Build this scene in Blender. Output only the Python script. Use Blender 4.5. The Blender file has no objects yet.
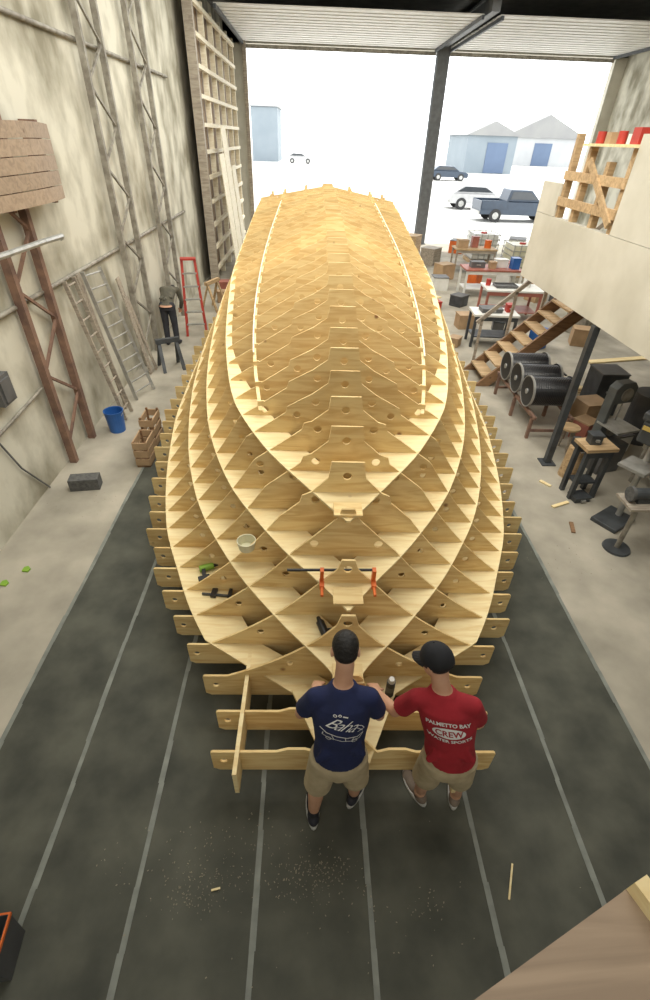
import bpy, bmesh, math, random
import numpy as np
from mathutils import Vector, Matrix
from mathutils.bvhtree import BVHTree
random.seed(7)
S = bpy.context.scene
COL = S.collection
R = math.radians
PI = math.pi
# ------------------------------------------------------------------ camera
CAMZ = 4.1; F = 476.0
MC = Matrix.Rotation(R(-2.27),3,'Z') @ Matrix.Rotation(R(90-37.28),3,'X') @ Matrix.Rotation(R(2.0),3,'Z')
cd = bpy.data.cameras.new('camera'); cam = bpy.data.objects.new('camera', cd); COL.objects.link(cam)
cam.matrix_world = Matrix.Translation((0,0,CAMZ)) @ MC.to_4x4()
cd.sensor_fit='VERTICAL'; cd.sensor_height=36; cd.lens=36*F/1000; cd.clip_start=.05; cd.clip_end=500
S.camera = cam
def ray(px,py): return (MC @ Vector(((px-325)/F,(500-py)/F,-1)))
def G(px,py,z=0.0):
    d=ray(px,py); t=(z-CAMZ)/d.z; return Vector((0,0,CAMZ))+d*t
def PX(px,py,X):
    d=ray(px,py); return Vector((0,0,CAMZ))+d*(X/d.x)
def PY(px,py,Y):
    d=ray(px,py); return Vector((0,0,CAMZ))+d*(Y/d.y)
# ------------------------------------------------------------------ materials
def mat(name, c1, c2=None, scale=4.0, rough=.7, metal=0, stretch=(1,1,1), detail=4, bump=0, contrast=(.35,.65)):
    m = bpy.data.materials.new(name); m.use_nodes=True
    nt=m.node_tree; b=nt.nodes['Principled BSDF']
    b.inputs['Roughness'].default_value=rough; b.inputs['Metallic'].default_value=metal
    c2 = c2 or tuple(x*.82 for x in c1)
    tc=nt.nodes.new('ShaderNodeTexCoord'); mp=nt.nodes.new('ShaderNodeMapping'); mp.inputs['Scale'].default_value=stretch
    no=nt.nodes.new('ShaderNodeTexNoise'); no.inputs['Scale'].default_value=scale; no.inputs['Detail'].default_value=detail
    cr=nt.nodes.new('ShaderNodeValToRGB')
    cr.color_ramp.elements[0].position=contrast[0]; cr.color_ramp.elements[1].position=contrast[1]
    cr.color_ramp.elements[0].color=(*c2,1); cr.color_ramp.elements[1].color=(*c1,1)
    nt.links.new(tc.outputs['Object'],mp.inputs[0]); nt.links.new(mp.outputs[0],no.inputs['Vector']); nt.links.new(no.outputs[0],cr.inputs[0])
    nt.links.new(cr.outputs[0],b.inputs['Base Color'])
    if bump:
        bp=nt.nodes.new('ShaderNodeBump'); bp.inputs['Strength'].default_value=bump; bp.inputs['Distance'].default_value=.02
        nt.links.new(no.outputs[0],bp.inputs['Height']); nt.links.new(bp.outputs[0],b.inputs['Normal'])
    return m
def wood(name, light, dark, knot, s=(1.2,9,9), rnd=.1):
    m = bpy.data.materials.new(name); m.use_nodes=True
    nt=m.node_tree; b=nt.nodes['Principled BSDF']; b.inputs['Roughness'].default_value=.65
    tc=nt.nodes.new('ShaderNodeTexCoord'); oi=nt.nodes.new('ShaderNodeObjectInfo')
    ad=nt.nodes.new('ShaderNodeVectorMath'); ad.operation='ADD'
    sc=nt.nodes.new('ShaderNodeMath'); sc.operation='MULTIPLY'; sc.inputs[1].default_value=30
    nt.links.new(oi.outputs['Random'],sc.inputs[0]); nt.links.new(tc.outputs['Object'],ad.inputs[0]); nt.links.new(sc.outputs[0],ad.inputs[1])
    mp=nt.nodes.new('ShaderNodeMapping'); mp.inputs['Scale'].default_value=s
    nt.links.new(ad.outputs[0],mp.inputs[0])
    no=nt.nodes.new('ShaderNodeTexNoise'); no.inputs['Scale'].default_value=1.5; no.inputs['Detail'].default_value=6; no.inputs['Distortion'].default_value=1.5
    nt.links.new(mp.outputs[0],no.inputs['Vector'])
    cr=nt.nodes.new('ShaderNodeValToRGB'); cr.color_ramp.elements[0].position=.36; cr.color_ramp.elements[1].position=.6
    cr.color_ramp.elements[0].color=(*dark,1); cr.color_ramp.elements[1].color=(*light,1)
    nt.links.new(no.outputs[0],cr.inputs[0])
    vo=nt.nodes.new('ShaderNodeTexVoronoi'); vo.inputs['Scale'].default_value=2.2
    nt.links.new(ad.outputs[0],vo.inputs['Vector'])
    kr=nt.nodes.new('ShaderNodeValToRGB'); kr.color_ramp.elements[0].position=.03; kr.color_ramp.elements[1].position=.07
    kr.color_ramp.elements[0].color=(1,1,1,1); kr.color_ramp.elements[1].color=(0,0,0,1)
    nt.links.new(vo.outputs['Distance'],kr.inputs[0])
    mx=nt.nodes.new('ShaderNodeMixRGB'); mx.inputs[2].default_value=(*knot,1)
    nt.links.new(kr.outputs[0],mx.inputs[0]); nt.links.new(cr.outputs[0],mx.inputs[1])
    mr=nt.nodes.new('ShaderNodeMapRange'); mr.inputs['To Min'].default_value=1-rnd; mr.inputs['To Max'].default_value=1+rnd*.4
    hs=nt.nodes.new('ShaderNodeHueSaturation'); nt.links.new(oi.outputs['Random'],mr.inputs[0]); nt.links.new(mr.outputs[0],hs.inputs['Value'])
    nt.links.new(mx.outputs[0],hs.inputs['Color']); nt.links.new(hs.outputs[0],b.inputs['Base Color'])
    return m
M = {}
M['ply']=wood('plywood',(.87,.67,.33),(.72,.49,.205),(.30,.15,.06),rnd=.13)
M['ply2']=wood('plywood_pale',(.88,.74,.43),(.78,.60,.30),(.42,.26,.13),rnd=.05)
M['lattice']=wood('pale_stud',(.86,.80,.64),(.72,.64,.47),(.5,.38,.25),rnd=.05)
M['lumber']=wood('lumber',(.58,.41,.23),(.40,.27,.14),(.2,.1,.04))
M['dullply']=wood('dull_plywood',(.36,.27,.19),(.27,.20,.14),(.16,.1,.06))
M['brownwood']=wood('brown_wood',(.28,.16,.08),(.18,.1,.05),(.08,.04,.02))
M['greywood']=wood('weathered_wood',(.40,.35,.28),(.26,.22,.18),(.12,.1,.08))
M['felt']=mat('floor_felt',(.105,.107,.084),(.046,.049,.039),scale=2.6,rough=.8,bump=.15,detail=12,contrast=(.32,.70))
M['tape']=mat('tape',(.25,.27,.24),(.16,.17,.155),scale=6,rough=.6,detail=8)
M['conc']=mat('concrete_floor',(.48,.44,.36),(.28,.26,.21),scale=1.6,rough=.85,detail=12,contrast=(.3,.7),bump=.1)
M['wallc']=mat('stained_wall',(.64,.62,.52),(.25,.23,.165),scale=1.5,rough=.9,detail=15,contrast=(.33,.60),bump=.3,stretch=(1,1,.7))
M['plaster']=mat('loft_plaster',(.66,.64,.56),(.54,.52,.44),scale=1.5,rough=.9,detail=8)
M['steel']=mat('painted_steel',(.34,.32,.27),(.19,.17,.14),scale=7,rough=.6,metal=.1)
M['rust']=mat('rusty_steel',(.27,.16,.11),(.15,.09,.07),scale=6,rough=.8)
M['dsteel']=mat('dark_steel',(.09,.10,.11),(.055,.06,.065),scale=5,rough=.5,metal=.3)
M['colm']=mat('column_steel',(.19,.205,.22),(.14,.15,.165),scale=5,rough=.5)
M['alu']=mat('aluminium',(.50,.50,.48),(.36,.36,.34),scale=8,rough=.4,metal=.5)
M['doorp']=mat('overhead_door_paint',(.86,.85,.83),(.76,.76,.73),scale=3,rough=.5)
M['roof']=mat('roof_dark',(.22,.22,.21),(.15,.15,.15),scale=3)
M['black']=mat('black_plastic',(.018,.018,.02),(.012,.012,.013),rough=.4)
M['drum']=mat('black_cable',(.016,.017,.02),(.010,.010,.012),rough=.3)
M['white']=mat('white_plastic',(.78,.78,.74),(.68,.68,.64),rough=.5)
M['clear']=mat('translucent_tank',(.74,.72,.55),(.62,.6,.42),rough=.4)
M['red']=mat('red_paint',(.50,.05,.03),(.38,.035,.025),rough=.5)
M['redl']=mat('faded_red_laminate',(.42,.15,.11),(.32,.11,.08),rough=.5)
M['orange']=mat('orange_paint',(.75,.17,.03),(.6,.12,.02),rough=.5)
M['blue']=mat('blue_bucket',(.03,.13,.42),(.02,.1,.34),rough=.4)
M['green']=mat('lime_green',(.28,.48,.05),(.2,.38,.04),rough=.5)
M['mgreen']=mat('machine_grey',(.13,.14,.14),(.09,.10,.10),rough=.5)
M['grey']=mat('grey_plastic',(.14,.14,.14),(.10,.10,.10),rough=.6)
M['bin']=mat('bin_plastic',(.085,.09,.095),(.06,.063,.068),rough=.6)
M['block']=mat('concrete_block',(.13,.13,.125),(.08,.08,.08),scale=20,rough=.95,bump=.4)
M['card']=mat('cardboard',(.46,.31,.18),(.37,.25,.14),scale=5)
M['yellow']=mat('yellow_paint',(.62,.45,.12),(.5,.36,.1))
M['skin']=mat('skin',(.62,.36,.24),(.55,.30,.19),scale=9,rough=.55)
M['hair']=mat('black_hair',(.012,.010,.009),(.006,.005,.005),scale=60,rough=.6,bump=.5)
M['navy']=mat('navy_cotton',(.014,.022,.085),(.010,.016,.060),scale=8,rough=.9,bump=.3)
M['redc']=mat('red_cotton',(.37,.018,.03),(.28,.013,.022),scale=8,rough=.9,bump=.3)
M['khaki']=mat('khaki_cotton',(.50,.42,.28),(.40,.33,.21),scale=9,rough=.9,bump=.3)
M['olive']=mat('olive_cotton',(.13,.12,.09),(.09,.085,.065),scale=9,rough=.9)
M['denim']=mat('dark_trousers',(.04,.042,.05),(.03,.03,.038),scale=9,rough=.9)
M['capc']=mat('black_cap_cloth',(.012,.013,.018),(.008,.009,.012),scale=20,rough=.8)
M['print']=mat('white_print',(.80,.80,.80),(.7,.7,.7),rough=.8)
M['shoe']=mat('taupe_shoe',(.26,.21,.17),(.18,.14,.11),rough=.8)
M['shoeb']=mat('dark_shoe',(.03,.033,.045),(.02,.02,.03),rough=.7)
M['sole']=mat('pale_sole',(.6,.6,.57),(.5,.5,.47),rough=.7)
M['sock']=mat('sock',(.03,.03,.035),(.02,.02,.025),rough=.9)
M['eye']=mat('eye_white',(.8,.8,.78),(.75,.75,.73),rough=.3)
M['lip']=mat('lip',(.45,.18,.14),(.4,.15,.12),rough=.5)
M['asph']=mat('bright_lot',(.62,.61,.58),(.44,.43,.40),scale=.12,rough=.95,detail=8)
M['bldg']=mat('far_building_blue',(.24,.28,.31),(.21,.25,.28),scale=.3)
M['bldw']=mat('far_building_white',(.44,.45,.45),(.39,.40,.41),scale=.3)
M['bldr']=mat('far_roof',(.28,.28,.27),(.24,.24,.24),scale=.3)
M['bldd']=mat('far_door_blue',(.12,.17,.26),(.10,.14,.22),scale=.3)
M['truck']=mat('dark_blue_car_paint',(.04,.06,.09),(.035,.05,.075),rough=.3)
M['silver']=mat('silver_car_paint',(.5,.5,.5),(.45,.45,.45),rough=.25)
M['glass']=mat('dark_glass',(.06,.065,.07),(.05,.055,.06),rough=.08)
M['tyre']=mat('tyre',(.04,.04,.04),(.035,.035,.035),rough=.9)
M['dust']=mat('sawdust',(.34,.30,.22),(.22,.2,.15),rough=.9)
# ------------------------------------------------------------------ mesh helpers
class MB:
    def __init__(s): s.bm=bmesh.new()
    def box(s,c,d,rot=None):
        m=Matrix.Translation(c)
        if rot is not None: m=m@(rot.to_4x4() if isinstance(rot,Matrix) else Matrix.Rotation(rot,4,'Z'))
        m=m@Matrix.Diagonal((d[0],d[1],d[2],1)); bmesh.ops.create_cube(s.bm,size=1,matrix=m); return s
    def bar(s,p0,p1,w,h,up=(0,0,1)):
        p0=Vector(p0);p1=Vector(p1);d=p1-p0;L=d.length
        if L<1e-6: return s
        y=d/L; u=Vector(up)
        if abs(y.dot(u))>.98: u=Vector((1,0,0))
        x=y.cross(u).normalized(); z=x.cross(y)
        m=Matrix((x,y,z)).transposed()
        return s.box((p0+p1)/2,(w,L,h),m)
    def cyl(s,p0,p1,r0,r1=None,n=16):
        p0=Vector(p0);p1=Vector(p1);d=p1-p0;L=d.length
        if L<1e-6: return s
        r1=r0 if r1 is None else r1
        q=d.to_track_quat('Z','Y').to_matrix().to_4x4()
        bmesh.ops.create_cone(s.bm,cap_ends=True,segments=n,radius1=max(r0,1e-4),radius2=max(r1,1e-4),depth=L,matrix=Matrix.Translation((p0+p1)/2)@q); return s
    def tube(s,pts,r,n=8):
        for a,b in zip(pts[:-1],pts[1:]): s.cyl(a,b,r,r,n)
        for p in pts[1:-1]: s.ell(p,(r,r,r),sub=1)
        return s
    def ell(s,c,rad,rot=None,sub=3):
        m=Matrix.Translation(c)
        if rot is not None: m=m@rot.to_4x4()
        m=m@Matrix.Diagonal((rad[0],rad[1],rad[2],1)); bmesh.ops.create_icosphere(s.bm,subdivisions=sub,radius=1,matrix=m); return s
    def limb(s,pts,rs,n=16):
        for i in range(len(pts)-1): s.cyl(pts[i],pts[i+1],rs[i],rs[i+1],n)
        for p,r in zip(pts,rs): s.ell(p,(r,r,r),sub=2)
        return s
    def loft(s,rings,n=24,cap=True):
        prev=None; first=None
        for (c,sd,fr,rx,ry) in rings:
            c=Vector(c); sd=Vector(sd).normalized(); fr=Vector(fr).normalized()
            vs=[s.bm.verts.new(c+sd*(rx*math.cos(2*PI*k/n))+fr*(ry*math.sin(2*PI*k/n))) for k in range(n)]
            if prev:
                for k in range(n): s.bm.faces.new((prev[k],prev[(k+1)%n],vs[(k+1)%n],vs[k]))
            else: first=vs
            prev=vs
        if cap:
            s.bm.faces.new(first[::-1]); s.bm.faces.new(prev)
        return s
    def prism(s,poly,axis,a,b):
        def P(p,t):
            return Vector((t,p[0],p[1])) if axis=='X' else (Vector((p[0],t,p[1])) if axis=='Y' else Vector((p[0],p[1],t)))
        A=[s.bm.verts.new(P(p,a)) for p in poly]; B=[s.bm.verts.new(P(p,b)) for p in poly]; n=len(poly)
        s.bm.faces.new(A); s.bm.faces.new(B[::-1])
        for k in range(n): s.bm.faces.new((A[k],B[k],B[(k+1)%n],A[(k+1)%n]))
        return s
    def build(s,name,m,parent=None,world=True,smooth=False,bevel=0):
        bmesh.ops.recalc_face_normals(s.bm,faces=s.bm.faces)
        me=bpy.data.meshes.new(name)
        if parent is not None and world:
            bmesh.ops.transform(s.bm,matrix=parent.matrix_basis.inverted(),verts=s.bm.verts)
        s.bm.to_mesh(me); s.bm.free()
        return link(name,me,m,parent,smooth,bevel)
def link(name,me,m,parent=None,smooth=False,bevel=0):
    me.materials.clear(); me.materials.append(m)
    o=bpy.data.objects.new(name,me); COL.objects.link(o)
    if parent is not None: o.parent=parent
    if smooth:
        for p in me.polygons: p.use_smooth=True
    if bevel:
        b=o.modifiers.new('b','BEVEL'); b.width=bevel; b.segments=2; b.limit_method='ANGLE'
    return o
def tag(o,label,cat,group=None,kind=None):
    o['label']=label; o['category']=cat
    if group: o['group']=group
    if kind: o['kind']=kind
    return o
def thing(name,label,cat,loc=(0,0,0),rz=0,group=None):
    o=bpy.data.objects.new(name,None); COL.objects.link(o); o.location=loc; o.rotation_euler=(0,0,rz); o.empty_display_size=.1
    o.matrix_basis=Matrix.Translation(loc)@Matrix.Rotation(rz,4,'Z')
    return tag(o,label,cat,group)
def solo(mb,name,m,label,cat,group=None,loc=None,kind=None,smooth=False,bevel=0):
    vs=[v.co for v in mb.bm.verts]
    c=loc or Vector(((min(v.x for v in vs)+max(v.x for v in vs))/2,(min(v.y for v in vs)+max(v.y for v in vs))/2,min(v.z for v in vs)))
    bmesh.ops.translate(mb.bm,vec=-Vector(c),verts=mb.bm.verts)
    o=mb.build(name,m,smooth=smooth,bevel=bevel); o.location=c
    return tag(o,label,cat,group,kind)
def struct(name,mb,m):
    o=mb.build(name,m); o['kind']='structure'; return o
def remesh(name,mb,m,parent,voxel=.01,sm=4,fac=.5):
    bm=mb.bm; bmesh.ops.recalc_face_normals(bm,faces=bm.faces)
    me=bpy.data.meshes.new('tmp'); bm.to_mesh(me); bm.free()
    t=bpy.data.objects.new('tmp',me); COL.objects.link(t)
    r=t.modifiers.new('r','REMESH'); r.mode='VOXEL'; r.voxel_size=voxel
    s_=t.modifiers.new('s','SMOOTH'); s_.iterations=sm; s_.factor=fac
    dg=bpy.context.evaluated_depsgraph_get(); dg.update()
    nm=bpy.data.meshes.new_from_object(t.evaluated_get(dg))
    nm.name=name
    bpy.data.objects.remove(t)
    if parent is not None: nm.transform(parent.matrix_basis.inverted())
    return link(name,nm,m,parent,True)
def hermite(xs,ys):
    xs=np.array(xs,float);ys=np.array(ys,float)
    d=np.diff(ys)/np.diff(xs); m=np.zeros(len(xs)); m[0]=d[0]; m[-1]=d[-1]
    for i in range(1,len(xs)-1):
        m[i]=0 if d[i-1]*d[i]<=0 else 2*d[i-1]*d[i]/(d[i-1]+d[i])
    def f(x):
        x=min(max(x,xs[0]),xs[-1])
        i=int(min(max(np.searchsorted(xs,x)-1,0),len(xs)-2)); h=xs[i+1]-xs[i]; t=(x-xs[i])/h
        return float((2*t**3-3*t*t+1)*ys[i]+(t**3-2*t*t+t)*h*m[i]+(-2*t**3+3*t*t)*ys[i+1]+(t**3-t*t)*h*m[i+1])
    return f
# ================================================================== SETTING
WL=-3.75; WR=13.2; YD=27.0; ZC=7.75
struct('floor',MB().box(((WL+WR)/2,(YD-3)/2,-.1),(WR-WL+.4,YD+3,.2)),M['conc'])
struct('wall_left',MB().box((WL-.15,(YD-3)/2,ZC/2),(.3,YD+3,ZC)),M['wallc'])
struct('wall_right',MB().box((WR+.15,(YD-3)/2,ZC/2),(.3,YD+3,ZC)),M['wallc'])
struct('wall_near',MB().box(((WL+WR)/2,-3.15,ZC/2),(WR-WL+.6,.3,ZC)),M['wallc'])
fw=MB(); fw.box(((WL-3.0)/2,YD+.15,ZC/2),(-3.0-WL,.3,ZC)); fw.box(((WL+WR)/2,YD+.15,7.45),(WR-WL,.3,.7)); fw.box((12.95,YD+.15,ZC/2),(.5,.3,ZC))
struct('wall_far',fw,M['plaster'])
struct('ceiling',MB().box(((WL+WR)/2,(YD-3)/2,ZC+.1),(WR-WL+.6,YD+3.4,.2)),M['roof'])
struct('floor_yard',MB().box((10,YD+.3+120,-.16),(400,240,.2)),M['asph'])
for nm,x0,x1,lb in (('overhead_door',-3.0,5.05,'left raised corrugated overhead door under the ceiling'),('overhead_door',5.55,12.6,'right raised corrugated overhead door under the ceiling')):
    t=thing(nm,lb,'overhead door',((x0+x1)/2,23.5,7.1))
    p=MB(); nsl=28
    for k in range(nsl):
        y=20.0+k*(6.9/nsl); p.box(((x0+x1)/2,y+.11,7.15+(.015 if k%2 else 0)),(x1-x0,.235,.035))
    p.build('slat_panel',M['doorp'],t)
    for x in (x0+.05,x1-.05): MB().box((x,23.4,7.08),(.07,7,.1)).build('track',M['dsteel'],t)
    MB().box(((x0+x1)/2,26.93,7.0),(x1-x0,.06,.12)).build('bottom_rail',M['steel'],t)
st=thing('steel_column','grey steel column between the two big door openings','column',(5.3,26.7,0))
c=MB(); c.box((5.3,26.55,3.7),(.5,.05,7.4)); c.box((5.3,26.85,3.7),(.5,.05,7.4)); c.box((5.3,26.7,3.7),(.05,.3,7.4)); c.build('column_shaft',M['colm'],st)
MB().box((5.3,26.7,.02),(.6,.5,.04)).build('base_plate',M['colm'],st)
solo(MB().box((5.3,23.2,7.35),(.25,7,.35)).box((5.3,23.2,7.55),(.4,7,.05)),'ceiling_beam',M['colm'],'grey ceiling beam running back between the raised doors','beam')
solo(MB().box((-2.92,26.9,3.6),(.16,.25,7.2)),'door_jamb',M['greywood'],'left jamb of the wide left door opening','door jamb')
solo(MB().box((.15,7.6,.004),(5.4,20,.008)),'floor_covering',M['felt'],'dark grey floor covering laid under the wooden hull frame','floor covering')
seams=[-2.56,-1.84,-1.15,-.34,.43,1.25,2.03,2.85]
words=['leftmost','second from left','third from left','fourth from left','fifth from left','sixth from left','seventh from left','rightmost']
for x,w in zip(seams,words):
    b=MB(); n=60
    for k in range(n):
        y0=-2.3+k*19.8/n; wd=.038+.005*math.sin(k*1.7+x*5)
        b.box((x+.006*math.sin(k*.9+x),y0+.165,.0095),(wd,.331,.003))
    solo(b,'seam_tape',M['tape'],f'{w} of the pale seam tape strips on the dark floor','tape strip','seam tape strips on the dark floor')
sd=MB()
for cx,cy,r,n in ((210,870,50,90),(310,865,45,110),(420,905,40,30),(350,930,200,40),(120,870,50,20),(90,500,50,25),(195,900,36,80),(330,880,40,70),(560,560,60,25),(240,840,60,60),(290,890,60,60)):
    for k in range(n):
        p=G(cx+random.gauss(0,r*.45),cy+random.gauss(0,r*.22)); s=random.uniform(.002,.006)
        sd.box((p.x,p.y,.0125),(s*2,s,.003),random.uniform(0,3))
solo(sd,'sawdust',M['dust'],'pale sawdust and wood crumbs scattered over the floor','sawdust',kind='stuff')
# ================================================================== HULL JIG
Yt=[1.5,2,2.5,3,3.8,5,6.5,9,12,14.5,16]
fk=hermite(Yt,[.72,1.16,1.60,1.98,2.35,2.70,2.92,3.04,3.06,3.05,3.04])
fbc=hermite(Yt,[.06,.13,.28,.5,.85,1.2,1.45,1.68,1.80,1.86,1.88])
fzc=hermite(Yt,[.66,.98,1.28,1.50,1.74,1.95,2.08,2.27,2.44,2.62,2.72])
fbs=hermite([1.5,1.8,2.08,2.35,2.65,2.95,3.25,4.1,5.5,7,10,13,16],[.78,.78,.85,1.04,1.24,1.41,1.55,1.90,2.22,2.42,2.54,2.5,2.3])
ZS=.60
def section(Y):
    bs,bc,zc,zk=fbs(Y),fbc(Y),fzc(Y),fk(Y)
    fl=max(0,min(1,(8-Y)/6))
    cx=(bs+bc)/2-fl*.13*(bs-bc); cz=(ZS+zc)/2-fl*.08*(zc-ZS)
    b=[];z=[]
    for i in range(13):
        t=i/12; b.append((1-t)**2*bs+2*t*(1-t)*cx+t*t*bc); z.append((1-t)**2*ZS+2*t*(1-t)*cz+t*t*zc)
    for i in range(1,9):
        t=i/8; b.append(bc*(1-t)); z.append(zc+(zk-zc)*t)
    return np.array(b),np.maximum.accumulate(np.array(z))
def bof(Y,z):
    b,zz=section(Y)
    return float(np.interp(z,zz,b)) if z<=zz[-1] else -1
def ztop(Y,x):
    b,zz=section(Y); return float(np.interp(abs(x),b[::-1],zz[::-1]))
def blend(y,a,b_,lo,hi):
    t=min(1,max(0,(y-a)/(b_-a))); t=t*t*(3-2*t); return lo+(hi-lo)*t
fA=hermite([4.2,5.0,6.0,7,9,12,16],[.80,.93,1.03,1.09,1.15,1.19,1.20])
def LA(y):
    if y<4.2: return None
    x=fA(y); return x,ztop(y,x)-.012
def LB(y):
    z=blend(y,3.0,8,1.80,fzc(9)-.10) if y<9 else fzc(y)-.10
    z=min(z,fzc(y)-.02) if y>5 else z
    x=bof(y,z); return None if x<0 else (x,z)
def LC(y):
    z=blend(y,3,11,1.38,1.78); x=bof(y,z); return None if x<0 else (x,z)
def LD(y):
    z=blend(y,3,11,1.0,1.2); x=bof(y,z); return None if x<0 else (x,z)
def LE(y):
    if y<1.93: return None
    x=fbs(y)*math.sqrt(min(1,(y-1.92)/.62)) if y<2.54 else fbs(y); return x,.612
LONG=[LE,LD,LC,LB,LA]
HX=.27
hull=thing('boat_hull_frame','large upside down boat hull mould made of interlocking pale plywood frames','boat frame',(HX,1.5,0),-.008)
HM=Matrix.Translation((HX,0,0))@Matrix.Rotation(-.008,4,'Z')
INV=hull.matrix_basis.inverted()@HM
def hpart(name,mb,m,**k):
    bmesh.ops.transform(mb.bm,matrix=INV,verts=mb.bm.verts)
    return mb.build(name,m,hull,world=False,**k)
def plate(name,outline,holes,Y,th,m):
    cu=bpy.data.curves.new('c','CURVE'); cu.dimensions='2D'; cu.fill_mode='BOTH'; cu.extrude=th/2
    def sp(pts):
        s=cu.splines.new('POLY'); s.points.add(len(pts)-1)
        for i,(x,y) in enumerate(pts): s.points[i].co=(x,y,0,1)
        s.use_cyclic_u=True
    sp(outline)
    for (x,z,r) in holes: sp([(x+r*math.cos(2*PI*k/14),z+r*math.sin(2*PI*k/14)) for k in range(14)])
    o=bpy.data.objects.new('c',cu); COL.objects.link(o)
    dg=bpy.context.evaluated_depsgraph_get(); dg.update()
    me=bpy.data.meshes.new_from_object(o.evaluated_get(dg)); bpy.data.objects.remove(o)
    me.name=name
    T=Matrix(((1,0,0,0),(0,0,-1,Y),(0,1,0,0),(0,0,0,1)))
    me.transform(INV@T)
    return link(name,me,m,hull)
stations=[]; yy=1.62
while yy<16.05:
    stations.append(yy); yy+=.3 if yy<4.6 else (.38 if yy<7 else .50)
for i,Y in enumerate(stations):
    b,z=section(Y); bs=b[0]; zk=z[-1]
    sides=[]
    pk=random.uniform(.03,.05)
    for sgn in (1,-1):
        jit=random.uniform(-.035,.035)+(.10 if (sgn>0 and Y<2.2) else 0)
        rt=[(bs+.17+jit,.33),(bs+.215+jit,.36),(bs+.215+jit,.585),(bs+.20+jit,.598),(bs+.03,.598)]
        if Y<2.2:
            rt+=[(.50,.60),(.42,.64),(.3,.64),(.22,.60 if Y<1.8 else .66),(.1,zk-.03),(.07,zk)]
        else:
            slots=[]
            xa=LA(Y)
            if Y>3.2:
                if xa: slots.append((xa[0],.035))
                if Y>14.2: slots+=[(1.55,.10),(.62,.10)]; slots=[(a,max(h_,.10)) for a,h_ in slots]
            step=2.9<Y<=14.2
            kx=.13 if Y>2.9 else .05
            xst=.52 if b[12]>.9 else .36           # stepped middle bulkhead
            if step and b[12]>.5:
                pts=[(x,ztop(Y,x)) for x in np.linspace(bs-.001,xst+.02,40)]
                z1=ztop(Y,xst)+.05
                pts+=[(xst,z1),(kx+.16,ztop(Y,kx+.16)+.02),(kx+.02,ztop(Y,kx)+.015)]
            else:
                pts=[(x,ztop(Y,x)) for x in np.linspace(bs-.001,kx+.03,44)]
            for sx,hh in slots:
                zz=ztop(Y,sx); pts=[q for q in pts if abs(q[0]-sx)>.06]
                idx=next((j for j,q in enumerate(pts) if q[0]<sx),len(pts))
                pts[idx:idx]=[(sx+.058,ztop(Y,sx+.058)),(sx+.014,zz-.02),(sx+.012,zz+hh),(sx-.05,zz+hh+.012),(sx-.058,ztop(Y,sx-.058))]
            rt+=pts
            rt+=[(kx,zk+pk+.01)] if Y>2.9 else [(kx,zk+.01)]
        sides.append(rt)
    out=sides[0]+[(-x,zz) for x,zz in reversed(sides[1])]
    H=[]
    if zk>1.1: H.append((0,zk-.08,.036))
    for s in (-1,1):
        H.append((s*(bs+.11),.475,.028))
        if zk>1.3:
            for x in (.25,.44,.76,1.40):
                if x==.44 and i%2: continue
                if x==.76 and not i%2 and Y>5: continue
                if x<b[12]-.05 and ztop(Y,x)-.16>.9 and (x!=.25 or b[12]>.4):
                    H.append((s*(x+random.uniform(-.012,.012)),ztop(Y,x)-.085,.036))
        for a,c_ in zip(LONG[:-1],LONG[1:]):
            A_,B_=a(Y),c_(Y)
            if not A_ or not B_: continue
            zm=(A_[1]+B_[1])/2; bb=bof(Y,zm)
            if zm<z[12]-.1 and bb>.45: H.append((s*(bb-.13),zm-.02,.030))
    plate('frame',out,H,Y,.018,M['ply'])
for fn in LONG:
    mb=MB(); y=1.5; data=[]
    while y<=16.03:
        v=fn(y)
        if v: data.append((y,v[0],v[1]))
        y+=.05
    for s in (-1,1):
        prev=None
        for (y,bo,zl) in data:
            w=.44 if fn is LE else .36
            if fn is LA: w=.035
            if fn is LB: w=blend(y,3.6,6,.36,.08)
            if fn is LC: w=blend(y,4,9,.36,.16)
            if fn is LD: w=blend(y,5,10,.38,.24)
            bo+=.008; bi=max(bo-w,0); th=.006 if y>4 else .008
            vs=[mb.bm.verts.new((s*bo,y,zl+th)),mb.bm.verts.new((s*bi,y,zl+th)),mb.bm.verts.new((s*bi,y,zl-th)),mb.bm.verts.new((s*bo,y,zl-th))]
            if prev:
                for k in range(4): mb.bm.faces.new((prev[k],prev[(k+1)%4],vs[(k+1)%4],vs[k]))
            else: mb.bm.faces.new(vs)
            prev=vs
        mb.bm.faces.new(prev[::-1])
    hpart('longitudinal_shelf',mb,M['ply2'])
    if fn in (LD,LC,LB):
        y0=data[0][0]; zz=data[0][2]; hpart('stem_plate',MB().box((0,y0+.12,zz+.02),(.22,.16,.02)),M['ply'])
for s in (-1,1):
    mb=MB(); pts=[]
    for y in np.arange(5.2,16.0,.3):
        v=LA(y); pts.append((s*v[0],y,v[1]+.04))
    for a,c_ in zip(pts[:-1],pts[1:]): mb.bar(a,c_,.018,.02)
    hpart('batten',mb,M['lattice'])
    hpart('girder',MB().box((s*.78,1.95,.48),(.03,1.0,.29)),M['ply2'])
    mb=MB(); mb.bar((s*.10,1.55,.62),(s*.36,2.1,.62),.12,.03); hpart('bow_brace',mb,M['ply2'])
    hpart('strongback',MB().box((s*.62,9.2,.26),(.1,13.2,.13)),M['lumber'])
    for y in np.arange(2.9,16,2): hpart('leg',MB().box((s*.62,y,.106),(.1,.1,.185)),M['lumber'])
hpart('transom_board',MB().prism([(-2.2,.6),(2.2,.6),(1.7,2.55),(0,2.9),(-1.7,2.55)],'Y',16.12,16.14),M['ply'])
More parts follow.
